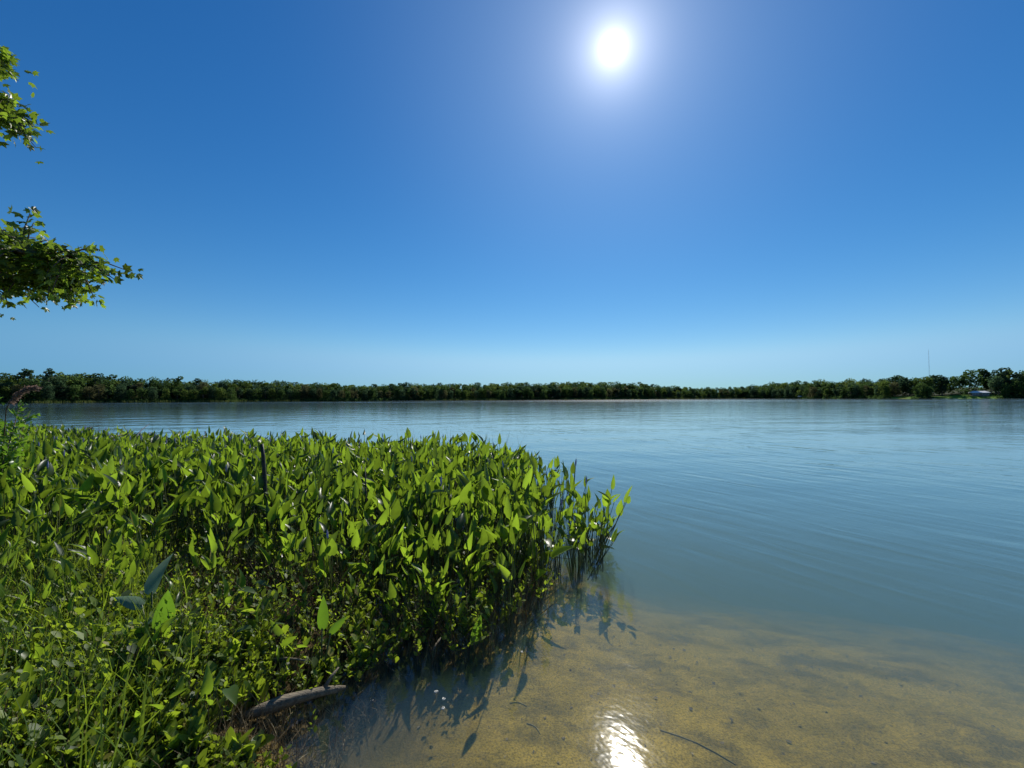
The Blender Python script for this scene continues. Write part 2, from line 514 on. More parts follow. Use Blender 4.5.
LT = [leaf_template(1, .48, .5, .18), leaf_template(1, .34, .35, .05), leaf_template(1, .54, .3, .32), leaf_template(1, .38, .7, -.1), leaf_template(1, .46, .55, .62), leaf_template(1, .30, .9, .38)]
# small leaf: 2 quads, folded
ST = (np.array([(0, 0, 0), (-.3, .45, .08), (0, .5, 0), (.3, .45, .08), (0, 1, -.08), (-.16, .85, 0), (.16, .85, 0)]),
      np.array([(0, 2, 5, 1), (0, 3, 6, 2), (2, 6, 4, 5)]))

def plant_arrays(r, n_leaves, height, leaf_len, spread, tilt=(8, 45), flower=False):
    """one pickerelweed clump as (leafMB, stemMB, flowerMB)"""
    lf, st, fl = MB(), MB(), MB()
    for i in range(n_leaves):
        az = r.uniform(0, 2 * math.pi)
        out_ = r.uniform(.02, spread)
        hh = height * (r.uniform(.25, 1.0) if i % 2 == 0 else r.uniform(.62, 1.06))
        base = np.array([r.normal(0, .02), r.normal(0, .02), -.30])
        top = np.array([math.cos(az) * out_, math.sin(az) * out_, hh])
        mid = base * .5 + top * .5 + np.array([-math.cos(az), -math.sin(az), 0]) * out_ * .12
        st.tube([base, mid, top], [.0055, .005, .0035], 3, r.uniform(0, 1), False)
        tl = R(r.uniform(*tilt))
        az2 = az + r.normal(0, .7)
        d = np.array([math.cos(az2) * math.sin(tl), math.sin(az2) * math.sin(tl), math.cos(tl)])
        if r.random() < .10:
            d[2] *= .15
        sz = leaf_len * r.uniform(.55, 1.2)
        tv, tq = LT[r.integers(len(LT))]
        M = frames(d[None], np.array([r.uniform(0, 2 * math.pi)])) * sz
        lf.batch(tv, tq, M, top[None], np.array([np.clip(r.normal(.45, .30), 0, .95) if r.random() > .03 else 1.6]))
    if flower:
        top = np.array([r.normal(0, .04), r.normal(0, .04), height * 1.08])
        st.tube([(0, 0, -.3), top * .6, top], [.005, .004, .003], 3, .5, False)
        a = np.linspace(0, 1, 5)
        fl.tube([top + np.array([0, 0, .085 * q]) for q in a], [.006, .010, .010, .007, .002], 6, .5, False)
    return lf, st, fl

# ------------------------------------------------------------------ the pickerelweed bed
BED = np.array([(-1.05, 2.55), (-.62, 2.62), (-.25, 2.85), (.08, 3.25), (.34, 3.8), (.70, 4.35), (.95, 4.9), (.95, 5.6), (.78, 6.6), (.2, 8.0), (-1.2, 9.6),
                (-3.2, 10.4), (-5.4, 10.7), (-8.5, 11.4), (-11.5, 12.6), (-15, 14.6), (-20, 17.5), (-26, 19.5), (-26, 14), (-12, 6), (-6.5, 2.8), (-2.8, 1.5), (-1.9, 1.7), (-1.3, 2.3)])
def inside(P, poly):
    x, y = P[:, 0], P[:, 1]
    c = np.zeros(len(P), bool)
    j = len(poly) - 1
    for i in range(len(poly)):
        xi, yi = poly[i]; xj, yj = poly[j]
        m = ((yi > y) != (yj > y)) & (x < (xj - xi) * (y - yi) / (yj - yi + 1e-12) + xi)
        c ^= m
        j = i
    return c
def region_points(n, poly, jitter=0):
    poly = np.array(poly); lo, hi = poly.min(0), poly.max(0)
    out = []
    while sum(len(o) for o in out) < n:
        p = rng.uniform(lo, hi, (n, 2)); out.append(p[inside(p, poly)])
    return np.concatenate(out)[:n]
g = .215
gx, gy = np.meshgrid(np.arange(-26, 1.4, g), np.arange(1.2, 20, g))
P = np.stack([gx.ravel(), gy.ravel()], 1) + rng.uniform(-.13, .13, (gx.size, 2))
P = P[inside(P, BED)]
inview = (P[:, 0] > -1.32 * P[:, 1] - .6)
P = P[inview]
# thinner near the camera, a few open gaps
near = P[:, 1] + .12 * P[:, 0]
keep = rng.random(len(P)) < (1 - .5 * sstep(.35, .8, P[:, 0] - .05 * (P[:, 1] - 5))) * (.34 + .66 * sstep(2.3, 3.3, near))
sx, sy = -2.70, 4.64      # the stake stands in a small gap
keep &= ~((np.abs(P[:, 0] - sx * P[:, 1] / sy) < .085) & (P[:, 1] < sy + .1) & (P[:, 1] > sy - 1.7))
gaps = vnoise(P[:, 0], P[:, 1], .9, 8) > .60
keep &= ~(gaps & (rng.random(len(P)) < .55))
farthin = np.where(P[:, 1] > 9, .85, 1)
keep &= rng.random(len(P)) < farthin
P = P[keep]
P = P[np.argsort(P[:, 1])]
N_IND = 215
protos = []
for k in range(14):
    fl_ = k >= 12
    lf, st, fl = plant_arrays(rng, int(rng.integers(6, 10)), .60 + .05 * (k % 3), .182, .17, (2, 50), fl_)
    protos.append((lf.mesh('pickerelweed_foliage', M_PICK), st.mesh('pickerelweed_stems', M_STEM), fl.mesh('pickerelweed_flower', M_FLOWER) if fl_ else None, lf, st, fl))

for k in range(3):
    lf, st, fl = plant_arrays(rng, int(rng.integers(5, 8)), .36, .15, .14, (15, 65), False)
    protos.append((lf.mesh('pickerelweed_foliage', M_PICK), st.mesh('pickerelweed_stems', M_STEM), None, lf, st, fl))

GRP = 'pickerelweed plants in the bed along the shore'
LAB = 'green pickerelweed plant with upright pointed leaves inside the dense waterside bed'
def put_plant(x, y, rot, sc, k, z=None, label=LAB, group=GRP, tilt=(0, 0)):
    e = empty('pickerelweed_plant', (x, y, 0.0 if z is None else z))
    e.rotation_euler = (tilt[0], tilt[1], rot)
    e.scale = (sc, sc, sc)
    tag(e, label, 'plant', group)
    p = protos[k]
    link_mesh('foliage', p[0], e)
    link_mesh('stems', p[1], e)
    if p[2] is not None:
        link_mesh('flower_spike', p[2], e)
    return e

def height_scale(x, y):
    s = .52 + .48 * sstep(2.3, 4.3, y + .1 * x)
    # lower towards the tip of the bed
    return s * (1 - .36 * sstep(.2, 1.0, x - .04 * (y - 5))) * (1 - .12 * sstep(11, 16, y))

mass_l, mass_s, mass_f = MB(), MB(), MB()
for i, (x, y) in enumerate(P):
    k = int(rng.integers(12)) if rng.random() > (.32 if y > 8.5 else .035) else int(rng.integers(12, 14))
    rot = rng.uniform(0, 6.28)
    if rng.random() < .65 * (1 - sstep(2.8, 3.7, y - .55 * np.clip(x, -1, 2))): k = int(rng.integers(14, 17))
    sc = height_scale(x, y) * rng.uniform(.78, 1.16)
    z0 = max(float(ground(x, y)), 0.0)
    tl = (rng.normal(0, .07), rng.normal(0, .07))
    if i < N_IND:
        put_plant(x, y, rot, sc, k, z0, tilt=tl)
    else:
        M = (Matrix.Translation((x, y, z0)) @ Euler((tl[0], tl[1], rot)).to_matrix().to_4x4() @ Matrix.Scale(sc, 4))
        M = np.array(M)
        for src, dst in ((protos[k][3], mass_l), (protos[k][4], mass_s), (protos[k][5], mass_f)):
            if not src.V: continue
            Vv = np.concatenate(src.V) @ M[:3, :3].T + M[:3, 3]
            T = np.clip(np.concatenate(src.T) + rng.normal(0, .08), 0, 1)
            n0 = dst.n
            dst.V.append(Vv); dst.Q.append(np.concatenate(src.Q) + n0); dst.T.append(T); dst.n += len(Vv)
print('plants', len(P))
for x, y in region_points(60, [(-1.15, 1.95), (-1.1, 2.5), (-.9, 2.75), (-2.2, 3.1), (-4.2, 3.4), (-3.0, 2.2), (-1.9, 1.8)]):
    e = put_plant(x, y, rng.uniform(0, 6.28), rng.uniform(.42, .72), int(rng.integers(14, 17)), max(float(ground(x, y)), 0), 'low green pickerelweed plant scattered in the undergrowth of the bank', 'low plants in the bank undergrowth')
root = mass_l.build('pickerelweed_bed', M_PICK)
tag(root, 'dense green pickerelweed filling the far side of the waterside bed', None, None, 'stuff')
mass_s.build('stems', M_STEM, root)
mass_f.build('flower_spikes', M_FLOWER, root)

# plants at the tip of the bed leaning out over the open water, each its own
EDGE = [(.62, 4.05, .8, 14, .10, 'low pickerelweed in the water at the front right corner of the bed'),
        (.86, 4.40, .85, 15, .12, 'low leafy pickerelweed filling the foot of the bed tip'),
        (.98, 4.78, .75, 16, .15, 'low pickerelweed at the waterline beneath the outermost leaning plant'),
        (.92, 4.55, .95, 0, .20, 'pickerelweed leaning over open water at the outermost tip of the bed'),
        (1.02, 4.95, .90, 1, .22, 'pickerelweed standing in open water just behind the outermost leaning plant'),
        (.80, 4.75, 1.0, 12, .05, 'pickerelweed with violet flower spike near the tip of the bed'),
        (.72, 5.35, 1.10, 13, .02, 'tallest pickerelweed with flower spike rising above the tip of the bed')]
for x, y, sc, k, t, lab in EDGE:
    put_plant(x, y, rng.uniform(-.5, .3), sc, k, 0.0, lab, None, (0, t + .06))
for x, y in region_points(16, [(.15, 3.5), (.5, 3.95), (.9, 4.4), (1.0, 4.9), (.75, 5.0), (.2, 4.2)]):
    put_plant(x, y, rng.uniform(0, 6), rng.uniform(.6, .95), int(rng.integers(14, 17)), 0.0, 'short green pickerelweed at the foot of the bed tip, leaves just above the water', 'short plants at the foot of the bed tip')

# outermost shoots: bare stems bent low over the water with single leaves
def shoot(name, pts, leaves, label):
    e = empty(name, (pts[0][0], pts[0][1], pts[0][2]))
    tag(e, label, 'plant')
    s = MB(); l = MB()
    o = np.array(pts[0])
    s.tube([np.array(p) - o for p in pts], [.007 - .004 * i / len(pts) for i in range(len(pts))], 4, .5)
    for (px, py, pz), d, sz, spin in leaves:
        tv, tq = LT[0]
        l.batch(tv, tq, frames(np.array([d], float), np.array([spin])) * sz, (np.array([(px, py, pz)]) - o), np.array([.6]))
    s.build('stem', M_STEM, e); l.build('leaf', M_PICK, e)
shoot('pickerelweed_shoot', [(.78, 4.45, -.15), (.92, 4.45, .12), (1.06, 4.45, .32), (1.10, 4.45, .42)],
      [((1.10, 4.45, .40), (.05, 0, 1), .17, 1.5), ((1.0, 4.45, .30), (-.1, -.1, 1), .15, .5)],
      'slender pickerelweed shoot bending right over the water at the bed tip')
shoot('pickerelweed_shoot', [(.72, 4.2, -.15), (.86, 4.2, .10), (.92, 4.2, .35), (.93, 4.2, .48)],
      [((.93, 4.2, .44), (0, .05, 1), .18, 1.5)],
      'single-leaved pickerelweed shoot on upright stem beside the bending shoot')

# big singled-out leaves in the foreground
def single_leaf_plant(name, x, y, z, items, m, label, cat='plant'):
    e = empty(name, (x, y, z))
    tag(e, label, cat)
    s = MB(); l = MB()
    for (tx, ty, tz), d, sz, spin, ti in items:
        top = np.array([tx, ty, tz])
        s.tube([(tx * .1, ty * .1, -.1), top * .55, top], [.007, .006, .004], 4, .5)
        tv, tq = LT[ti]
        l.batch(tv, tq, frames(np.array([d], float), np.array([spin])) * sz, top[None], np.array([.75]))
    s.build('stem', M_STEM, e); l.build('leaf', m, e)
def ongrd(px, py, z=0.0, row0=399.0):
    """world point at height z that lies on the sight line of photo point px,py"""
    d = RM @ Vector(((px - 512) / F, (384 - py) / F, -1))
    t = (z - H) / d.z
    return d.x * t, d.y * t
x, y = ongrd(160, 640, .32)
single_leaf_plant('arrowhead_plant', x, y, 0.05, [((-.03, 0, .33), (.42, -.05, .8), .26, 1.57, 0)], M_BROAD,
                  'large bright green arrow-shaped leaf standing alone in the foreground undergrowth')
x, y = ongrd(152, 600, .38)
single_leaf_plant('arum_plant', x, y, 0.05, [((0, 0, .38), (.0, .35, 1), .22, 1.6, 2), ((.06, .02, .30), (.6, -.2, .5), .15, 1.9, 2), ((-.06, 0, .30), (-.5, -.3, .35), .15, 1.2, 0), ((.02, 0, .27), (.1, -.6, -.3), .13, 1.5, 0)], M_ARUM,
                  'plant with waxy blue-green leaves behind the large bright foreground leaf')
x, y = ongrd(474, 640, .06)
single_leaf_plant('arrowhead_plant', x, y, 0.0, [((0, 0, .04), (.25, .0, 1), .19, 1.5, 1)], M_BROAD,
                  'low bright leaf standing in the water at the front rim of the bed')
x, y = ongrd(322, 628, .28)
single_leaf_plant('arrowhead_plant', x, y, 0.0, [((0, 0, .28), (.05, .0, 1), .19, 1.4, 1), ((.05, 0, .25), (.6, .1, .6), .12, 1.6, 3)], M_BROAD,
                  'bright lance-leaved plant above the driftwood log')

# ------------------------------------------------------------------ undergrowth on the bank
BANK = [(-.96, 1.5), (-.92, 2.0), (-.98, 2.3), (-.80, 2.62), (-.2, 2.78), (.05, 3.1), (.32, 3.6), (.2, 4.6), (-3, 5.5), (-9, 7.0), (-7.5, 4.8), (-4.5, 1.6), (-2.6, .7), (-1.3, .9)]
P2 = region_points(20000, BANK)
dn = vnoise(P2[:, 0], P2[:, 1], 2.6, 21) + .6 * vnoise(P2[:, 0], P2[:, 1], 6.5, 22)
xtra = region_points(5200, [(-1.14, 1.45), (-1.12, 2.1), (-1.5, 2.5), (-2.6, 2.4), (-2.9, 1.2), (-1.3, 1.1)])
P2 = np.concatenate([P2[rng.random(len(P2)) < np.clip(.58 + .75 * dn, .08, 1)], xtra])
lg0 = np.array(ongrd(244, 716, .10)); lg1 = np.array(ongrd(345, 684, .05)); dl = lg1 - lg0
def log_dist(Pq):
    t = np.clip(((Pq - lg0) @ dl) / (dl @ dl), 0, 1)
    return np.linalg.norm(Pq - (lg0 + t[:, None] * dl), axis=1)
clear = ((P2[:, 1] > 2.9) & (rng.random(len(P2)) < .45)) | (log_dist(P2) < .07) | (log_dist(P2 + np.array([-.04, .12])) < .10)
P2 = P2[~clear]
ns = len(P2)
zg = np.maximum(ground(P2[:, 0], P2[:, 1]), 0)
near_sand = 1 - sstep(-1.7, -.95, P2[:, 0] + .25 * (3 - P2[:, 1])) * (P2[:, 1] < 2.6)
ln = (.10 + .30 * rng.random(ns) ** 1.3) * (.35 + .65 * near_sand) * (1 - .25 * sstep(3.2, 4.5, P2[:, 1])) * (.8 + .35 * np.clip(vnoise(P2[:, 0], P2[:, 1], 4.3, 3), -1, 1))
az = rng.uniform(0, 6.28, ns); le = np.abs(rng.normal(.35, .35, ns))
SD = np.stack([np.cos(az) * np.sin(le), np.sin(az) * np.sin(le), np.cos(le)], 1)
mb = MB()
stl = np.clip(rng.normal(.5, .25, ns), 0, 1)
big = np.where(rng.random(ns) < .12, 2.1, 1.0)
for j in range(10):
    u = .25 + .78 * j / 9 + rng.uniform(-.04, .04, ns)
    pos = np.column_stack([P2, zg]) + SD * (ln * u)[:, None] + rng.normal(0, .006, (ns, 3))
    la = rng.uniform(0, 6.28, ns); lt = rng.uniform(.3, 1.5, ns)
    D = np.stack([np.cos(la) * np.sin(lt), np.sin(la) * np.sin(lt), np.cos(lt)], 1) + SD * .3
    sz = (.018 + .042 * rng.random(ns) ** 1.6) * big * (1.05 - .35 * u)
    mb.batch(ST[0], ST[1], frames(D, rng.normal(0, .5, ns)) * sz[:, None, None], pos, np.clip(stl + rng.normal(0, .18, ns) + .12 * u, 0, 1))
uo = mb.build('undergrowth', M_SMALL)
sb = MB(); tvs = np.array([(-.5, 0, 0), (.5, 0, 0), (-.3, 1, 0), (.3, 1, 0)]); tqs = np.array([(0, 1, 3, 2)])
Ms = frames(SD, rng.uniform(0, 6.28, ns)); Ms[:, :, 0] *= .0045; Ms[:, :, 1] *= ln[:, None]
sb.batch(tvs, tqs, Ms, np.column_stack([P2, zg]), rng.uniform(.2, .9, ns)); sb.build('stems', M_DEAD, uo)
tag(uo, 'small-leaved creeping undergrowth covering the muddy bank', None, None, 'stuff')

# stalks of the undergrowth, dead and green
def strands(n, poly, hh, lean, rad, nm, m, label, kind='stuff', tintr=(.2, .9)):
    Pn = region_points(n, poly)
    mb = MB()
    tv = []
    # blade template, 3 segments, narrow ribbon with a bend
    tvv = []; 
    for i, (t_, w) in enumerate(((0, 1), (.35, .9), (.7, .6), (1, .08))):
        tvv += [(-w * .5, t_, t_ * t_ * .35), (w * .5, t_, t_ * t_ * .35)]
    tvv = np.array(tvv); tq = np.array([(0, 1, 3, 2), (2, 3, 5, 4), (4, 5, 7, 6)])
    az = rng.uniform(0, 6.28, n); tl = np.abs(rng.normal(0, lean, n))
    D = np.stack([np.cos(az) * np.sin(tl), np.sin(az) * np.sin(tl), np.cos(tl)], 1)
    M = frames(D, rng.uniform(0, 6.28, n))
    ln = hh * rng.uniform(.4, 1.1, n)
    M[:, :, 0] *= (rad * rng.uniform(.6, 1.3, n))[:, None]
    M[:, :, 1] *= ln[:, None]; M[:, :, 2] *= ln[:, None]
    zz = np.maximum(ground(Pn[:, 0], Pn[:, 1]), -.12)
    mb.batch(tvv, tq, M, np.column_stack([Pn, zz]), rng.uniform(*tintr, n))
    return tag(mb.build(nm, m), label, None, None, kind)
strands(13000, BANK, .24, .8, .004, 'dead_stalks', M_DEAD, 'dry brown stalks tangled through the bank undergrowth')
strands(7500, [(-1.4, 1.5), (-1.6, 2.2), (-2.4, 3.2), (-6.5, 5.3), (-8.5, 6.8), (-6, 3.5), (-3.4, 1.2), (-2, .8)], .40, .5, .008, 'tall_grass', M_GRASS, 'bright green grass blades at the left of the bank')
strands(4200, [(-1.15, 1.45), (-.80, 1.6), (-.82, 2.2), (-.66, 2.5), (-1.0, 2.75), (-1.6, 2.3), (-1.9, 1.4)], .13, 1.1, .004, 'dry_grass', M_DEAD, 'straw-coloured dry grass on the bank beside the sand', tintr=(.6, 1))
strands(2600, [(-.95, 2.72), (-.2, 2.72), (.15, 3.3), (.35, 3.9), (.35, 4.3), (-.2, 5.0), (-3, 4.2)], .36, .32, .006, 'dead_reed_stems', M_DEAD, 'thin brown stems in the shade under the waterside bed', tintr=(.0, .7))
# sparse thin reeds in water on the far rim of the bed
strands(520, [(-24, 17.9), (-15, 14.7), (-8.5, 11.5), (-3.2, 10.5), (-1.2, 9.7), (.5, 8.2), (.9, 8.6), (-1, 10.5), (-3.2, 11.2), (-8.5, 12.2), (-15, 15.4), (-24, 18.6)], .95, .16, .010, 'thin_reeds', M_DEAD, 'thin sparse reeds standing in water along the far rim of the bed', tintr=(.0, .5))

# ------------------------------------------------------------------ post, log, sticks, shells
def bumpy_tube(pts, rad, sides, r, amp=.12):
    mb = MB(); mb.tube(pts, rad, sides, .5)
    V = mb.V[0]; c = np.array(pts)
    for i in range(len(V)):
        V[i] += (V[i] - c[i // sides]) * r.normal(0, amp)
    return mb
px, py = ongrd(262, 443, 1.13)
post = empty('wooden_stake', (px, py, 0)); tag(post, 'dark leaning wooden stake rising above the pickerelweed', 'post')
bumpy_tube([(.10, -.05, -.2), (.075, -.03, .3), (.045, -.01, .65), (.015, 0, .98), (0, 0, 1.12)], [.026, .024, .022, .020, .015], 8, rng, .08).build('shaft', M_WOODD, post)
q = MB(); tv, tq = LT[1]
q.batch(tv, tq, frames(np.array([(-.2, 0, 1.)]), np.array([.4])) * .13, np.array([(-.005, -.02, 1.04)]), np.array([.2])); q.build('clinging_leaf', M_PICK, post)
px, py = ongrd(366, 468, .85)
b = MB(); b.tube([(0, 0, -.1), (.01, 0, .4), (-.01, 0, .86)], [.010, .009, .006], 6, .2)
tag(b.build('reed_stalk', M_WOODD, None, True, (px, py, 0)), 'thin dark reddish stalk among the pickerelweed right of the stake', 'stalk')

# driftwood log at the water's edge
a0 = Vector((*ongrd(244, 716, .10), .10)); a1 = Vector((*ongrd(345, 684, .05), .03))
pts = [a0.lerp(a1, t) + Vector((0, 0, .018 * math.sin(t * 3.1))) for t in (0, .15, .35, .55, .75, .9, 1)]
o_ = np.array(pts[0])
logo = empty('driftwood_log', pts[0]); tag(logo, 'weathered grey driftwood log half in the water at the bank edge', 'log')
bumpy_tube([np.array(p) - o_ for p in pts], [.017, .025, .024, .027, .021, .018, .009], 10, rng, .16).build('trunk', M_WOOD, logo)
b = MB(); c0 = np.array(pts[4]) - o_
b.tube([c0, c0 + (.03, .05, .05), c0 + (.05, .09, .07)], [.012, .009, .004], 6); b.build('branch_stub', M_WOOD, logo)
# bits in the water
def stick(name, p0, p1, z, r, label, m=M_WOODD, bow=.02, cat='stick'):
    a = Vector((*ongrd(*p0, z), 0)); b_ = Vector((*ongrd(*p1, z), 0))
    pts = []
    side = Vector((-(b_ - a).y, (b_ - a).x, 0)).normalized()
    for t in (0, .25, .5, .75, 1):
        p = a.lerp(b_, t) + side * bow * math.sin(t * 3.1 + .3)
        p.z = max(float(ground(p.x, p.y)) + r * (.7 if z > 0 else .15), z if z > 0 else -9); pts.append(p)
    o = np.array(pts[0])
    mb = bumpy_tube([np.array(p) - o for p in pts], [r, r * 1.1, r, r * .9, r * .5], 6, rng, .12)
    return tag(mb.build(name, m, None, True, pts[0]), label, cat)
stick('sunken_stick', (660, 728), (736, 761), -.12, .0045, 'long dark sunken stick lying on the sand right of the sun glint', M_SUNK)
stick('sunken_twig', (510, 697), (527, 699), -.12, .004, 'short dark sunken twig lying crosswise on the sand', M_SUNK)
stick('sunken_twig', (526, 719), (541, 730), -.12, .004, 'small slanting sunken twig below the crosswise twig', M_SUNK)
stick('dead_branch', (434, 650), (452, 628), .03, .006, 'pale dead branch sticking out at the front rim of the bed', M_WOOD)
stick('dead_branch', (540, 556), (572, 559), .03, .0035, 'thin pale dead stem lying flat on the water by the bed', M_WOOD, .005)
stick('dead_branch', (262, 661), (306, 660), .14, .007, 'pale bleached branch lying in the shade above the driftwood log', M_WOOD)
stick('dead_branch', (112, 440), (124, 433), .70, .014, 'bleached dead branch lying across the plants far left', M_WOOD, .03)
stick('dead_branch', (137, 436), (149, 424), .80, .012, 'dark dead branch pointing up at the far left rim of the bed', M_WOODD, .03)

def shell(px, py, z, s, label, rot=0):
    x, y = ongrd(px, py, z)
    x, y = float(x), float(y)
    zz = max(z, float(ground(x, y)) + .004)
    mb = MB()
    n = 16
    pts = []; rad = []
    for i in range(n):
        t = i / (n - 1); a = t * 2.6 * math.pi + rot
        rr = s * (1 - .72 * t)
        pts.append((rr * math.cos(a), rr * math.sin(a), s * .35 * t)); rad.append(s * .42 * (1 - .75 * t))
    mb.tube(pts, rad, 8)
    tag(mb.build('snail_shell', M_SHELL, None, True, (x, y, zz)), label, 'shell')
shell(436, 692, -.02, .010, 'round white snail shell, topmost of three by the front rim of the bed')
shell(444, 699, -.02, .009, 'white snail shell, middle of three on the sand', 2)
shell(443, 708, -.02, .009, 'white snail shell, lowest of three on the sand', 4)
shell(522, 652, 0.0, .008, 'lone white snail shell at the water surface right of the bed', 1)
shell(218, 638, .20, .012, 'white snail shell caught in the undergrowth, left one of a touching pair', 1)
shell(226, 644, .20, .011, 'white snail shell caught in the undergrowth, right one of a touching pair', 3)
shell(330, 519, .55, .013, 'white snail shell high on the leaves in the middle of the bed', 2)
shell(404, 528, .5, .013, 'white snail shell on the leaves below right of the bed centre', 5)

# litter lying on the sand under the water
nl = 900
PL_ = region_points(nl, [(-1.0, 1.4), (2.8, 1.4), (3.6, 2.8), (1.2, 3.9), (.2, 3.1), (-.9, 2.6)])
zz = ground(PL_[:, 0], PL_[:, 1]) + .004
az = rng.uniform(0, 6.28, nl)
D = np.stack([np.cos(az), np.sin(az), rng.normal(0, .12, nl)], 1)
M = frames(D, rng.normal(0, .3, nl)) * (.005 + .028 * rng.random(nl) ** 3.5)[:, None, None]
mb = MB(); mb.batch(ST[0], ST[1], M, np.column_stack([PL_, zz]), rng.uniform(0, 1, nl))
tag(mb.build('sunken_litter', M_DEAD), 'small brown leaf bits and debris lying on the sand in the shallows', None, None, 'stuff')

# ------------------------------------------------------------------ the overhanging sweetgum
def star_leaf():
    V = [(0, 0, 0)]
    lob = [(-100, .55), (-52, .85), (0, 1.0), (52, .85), (100, .55)]
    ring = []
    for i, (a, l) in enumerate(lob):
        a = R(a)
        ring.append((math.sin(a) * l, .25 + math.cos(a) * l * .8, -.10 * l))
        if i < 4:
            am = R((lob[i][0] + lob[i + 1][0]) / 2)
            ring.append((math.sin(am) * .50, .25 + math.cos(am) * .44, .02))
    V += ring
    V.append((0, .25, .03))
    c = len(V) - 1
    Q = [(c, 1, 2, 2 + 1)]  # replaced below
    Q = []
    # notch - lobe - notch kites
    Q.append((c, 0, 1, 2)); Q.append((c, 2, 3, 4)); Q.append((c, 4, 5, 6)); Q.append((c, 6, 7, 8)); Q.append((c, 8, 9, 0))
    return np.array(V) * .62, np.array(Q)
SL = star_leaf()
tree = empty('sweetgum_tree', (-8.2, 4.6, 0))
tag(tree, 'leafy sweetgum tree whose boughs with star-shaped leaves reach in from the left', 'tree')
tb = np.array([-8.2, 4.6, 0])
mb = MB()
mb.tube([(0, 0, -.3), (.05, 0, 1.2), (-.05, .1, 3), (.1, .1, 5), (.0, .0, 7.5)], [.24, .19, .16, .12, .03], 10)
mb.build('trunk', M_BARK, tree)
def bough(pts, n_twigs, tw_len, n_leaf, label, cloud=None, t0=.35):
    pts = [np.array(p, float) for p in pts]
    mb = MB(); lf = MB()
    mb.tube([p - tb for p in pts], [.055 * (1 - .8 * i / (len(pts) - 1)) for i in range(len(pts))], 6)
    cum = np.linspace(0, 1, len(pts))
    PL = []; DL = []
    for i in range(n_twigs):
        t = t0 + (1 - t0) * (i + rng.random()) / n_twigs
        p = np.array([np.interp(t, cum, [q[j] for q in pts]) for j in range(3)])
        az = rng.uniform(0, 6.28); ln = tw_len * rng.uniform(.5, 1.1) * (1 - .45 * t)
        d = np.array([math.cos(az) * .6 + .75, math.sin(az), rng.uniform(-.65, .62)]); d /= np.linalg.norm(d)
        e = p + d * ln
        md = p + d * ln * .5 + np.array([0, 0, .03])
        e = e + np.array([0, 0, -.05])
        mb.tube([p - tb, md - tb, e - tb], [.010, .007, .003], 4)
        for j in range(n_leaf):
            u = rng.uniform(.15, 1.05)
            q = p * (1 - u) + e * u + rng.normal(0, .05, 3)
            PL.append(q); 
            dd = d * .5 + rng.normal(0, .55, 3) + np.array([0, 0, -.35]); DL.append(dd)
    PL = np.array(PL); DL = np.array(DL)
    M = frames(DL, rng.normal(0, .9, len(PL)))
    # let leaf faces look mostly up
    sz = rng.uniform(.07, .125, len(PL))
    lf.batch(SL[0], SL[1], M * sz[:, None, None], PL - tb, np.clip(rng.normal(.5, .28, len(PL)), 0, 1))
    b = mb.build('bough', M_BARK, tree)
    f = lf.build('foliage', M_GUM, b, False)
bough([(-8.15, 4.7, 2.45), (-6.6, 4.35, 2.85), (-5.2, 4.1, 3.08), (-4.6, 4.0, 3.00), (-4.06, 4.0, 2.88)], 95, .66, 15, '', t0=.3)
bough([(-8.15, 4.7, 2.2), (-6.6, 4.45, 2.55), (-5.2, 4.3, 2.82), (-4.7, 4.25, 2.84), (-4.4, 4.2, 2.80)], 75, .56, 14, '', t0=.3)
bough([(-8.15, 4.7, 3.5), (-6.8, 4.3, 4.1), (-5.6, 4.05, 4.45), (-5.15, 4.0, 4.50), (-4.86, 4.0, 4.30)], 80, .50, 15, '', t0=.3)
bough([(-8.15, 4.7, 3.9), (-6.8, 4.3, 4.7), (-5.6, 4.05, 5.12), (-5.3, 4.0, 5.04), (-5.05, 4.0, 4.92)], 65, .48, 14, '', t0=.3)
bough([(-8.1, 4.7, 4.6), (-9.3, 5.3, 5.6), (-10.4, 5.5, 6.2)], 40, .9, 14, '', t0=.2)
bough([(-8.1, 4.6, 5.2), (-7.6, 3.9, 6.3), (-7.3, 3.5, 7.1)], 40, .9, 14, '', t0=.2)

# shrub at the very left edge
sh = empty('willow_shrub', (-6.24, 5.15, 0)); tag(sh, 'bright yellow-green leafy shrub at the far left edge of the water', 'shrub')
mb, lf = MB(), MB(); PL = []; DL = []
for i in range(26):
    az = rng.uniform(0, 6.28); rr = rng.uniform(.05, .42); hh = rng.uniform(.8, 1.86)
    e = np.array([math.cos(az) * rr - .08, math.sin(az) * rr, hh])
    mb.tube([(0, 0, -.1), e * .5 + (0, 0, .1), e], [.012, .009, .003], 4)
    for j in range(95):
        u = rng.uniform(.25, 1.0); PL.append(e * u + rng.normal(0, .05, 3)); DL.append(rng.normal(0, 1, 3) + (0, 0, .5))
PL = np.array(PL); DL = np.array(DL); sz = rng.uniform(.05, .10, len(PL))
tv, tq = leaf_template(1, .42, .3, .2, False)
lf.batch(tv, tq, frames(DL, rng.uniform(0, 6.28, len(PL))) * sz[:, None, None], PL, rng.uniform(.5, .9, len(PL)))
mb.build('branches', M_BARK, sh); lf.build('foliage', M_BROAD, sh)
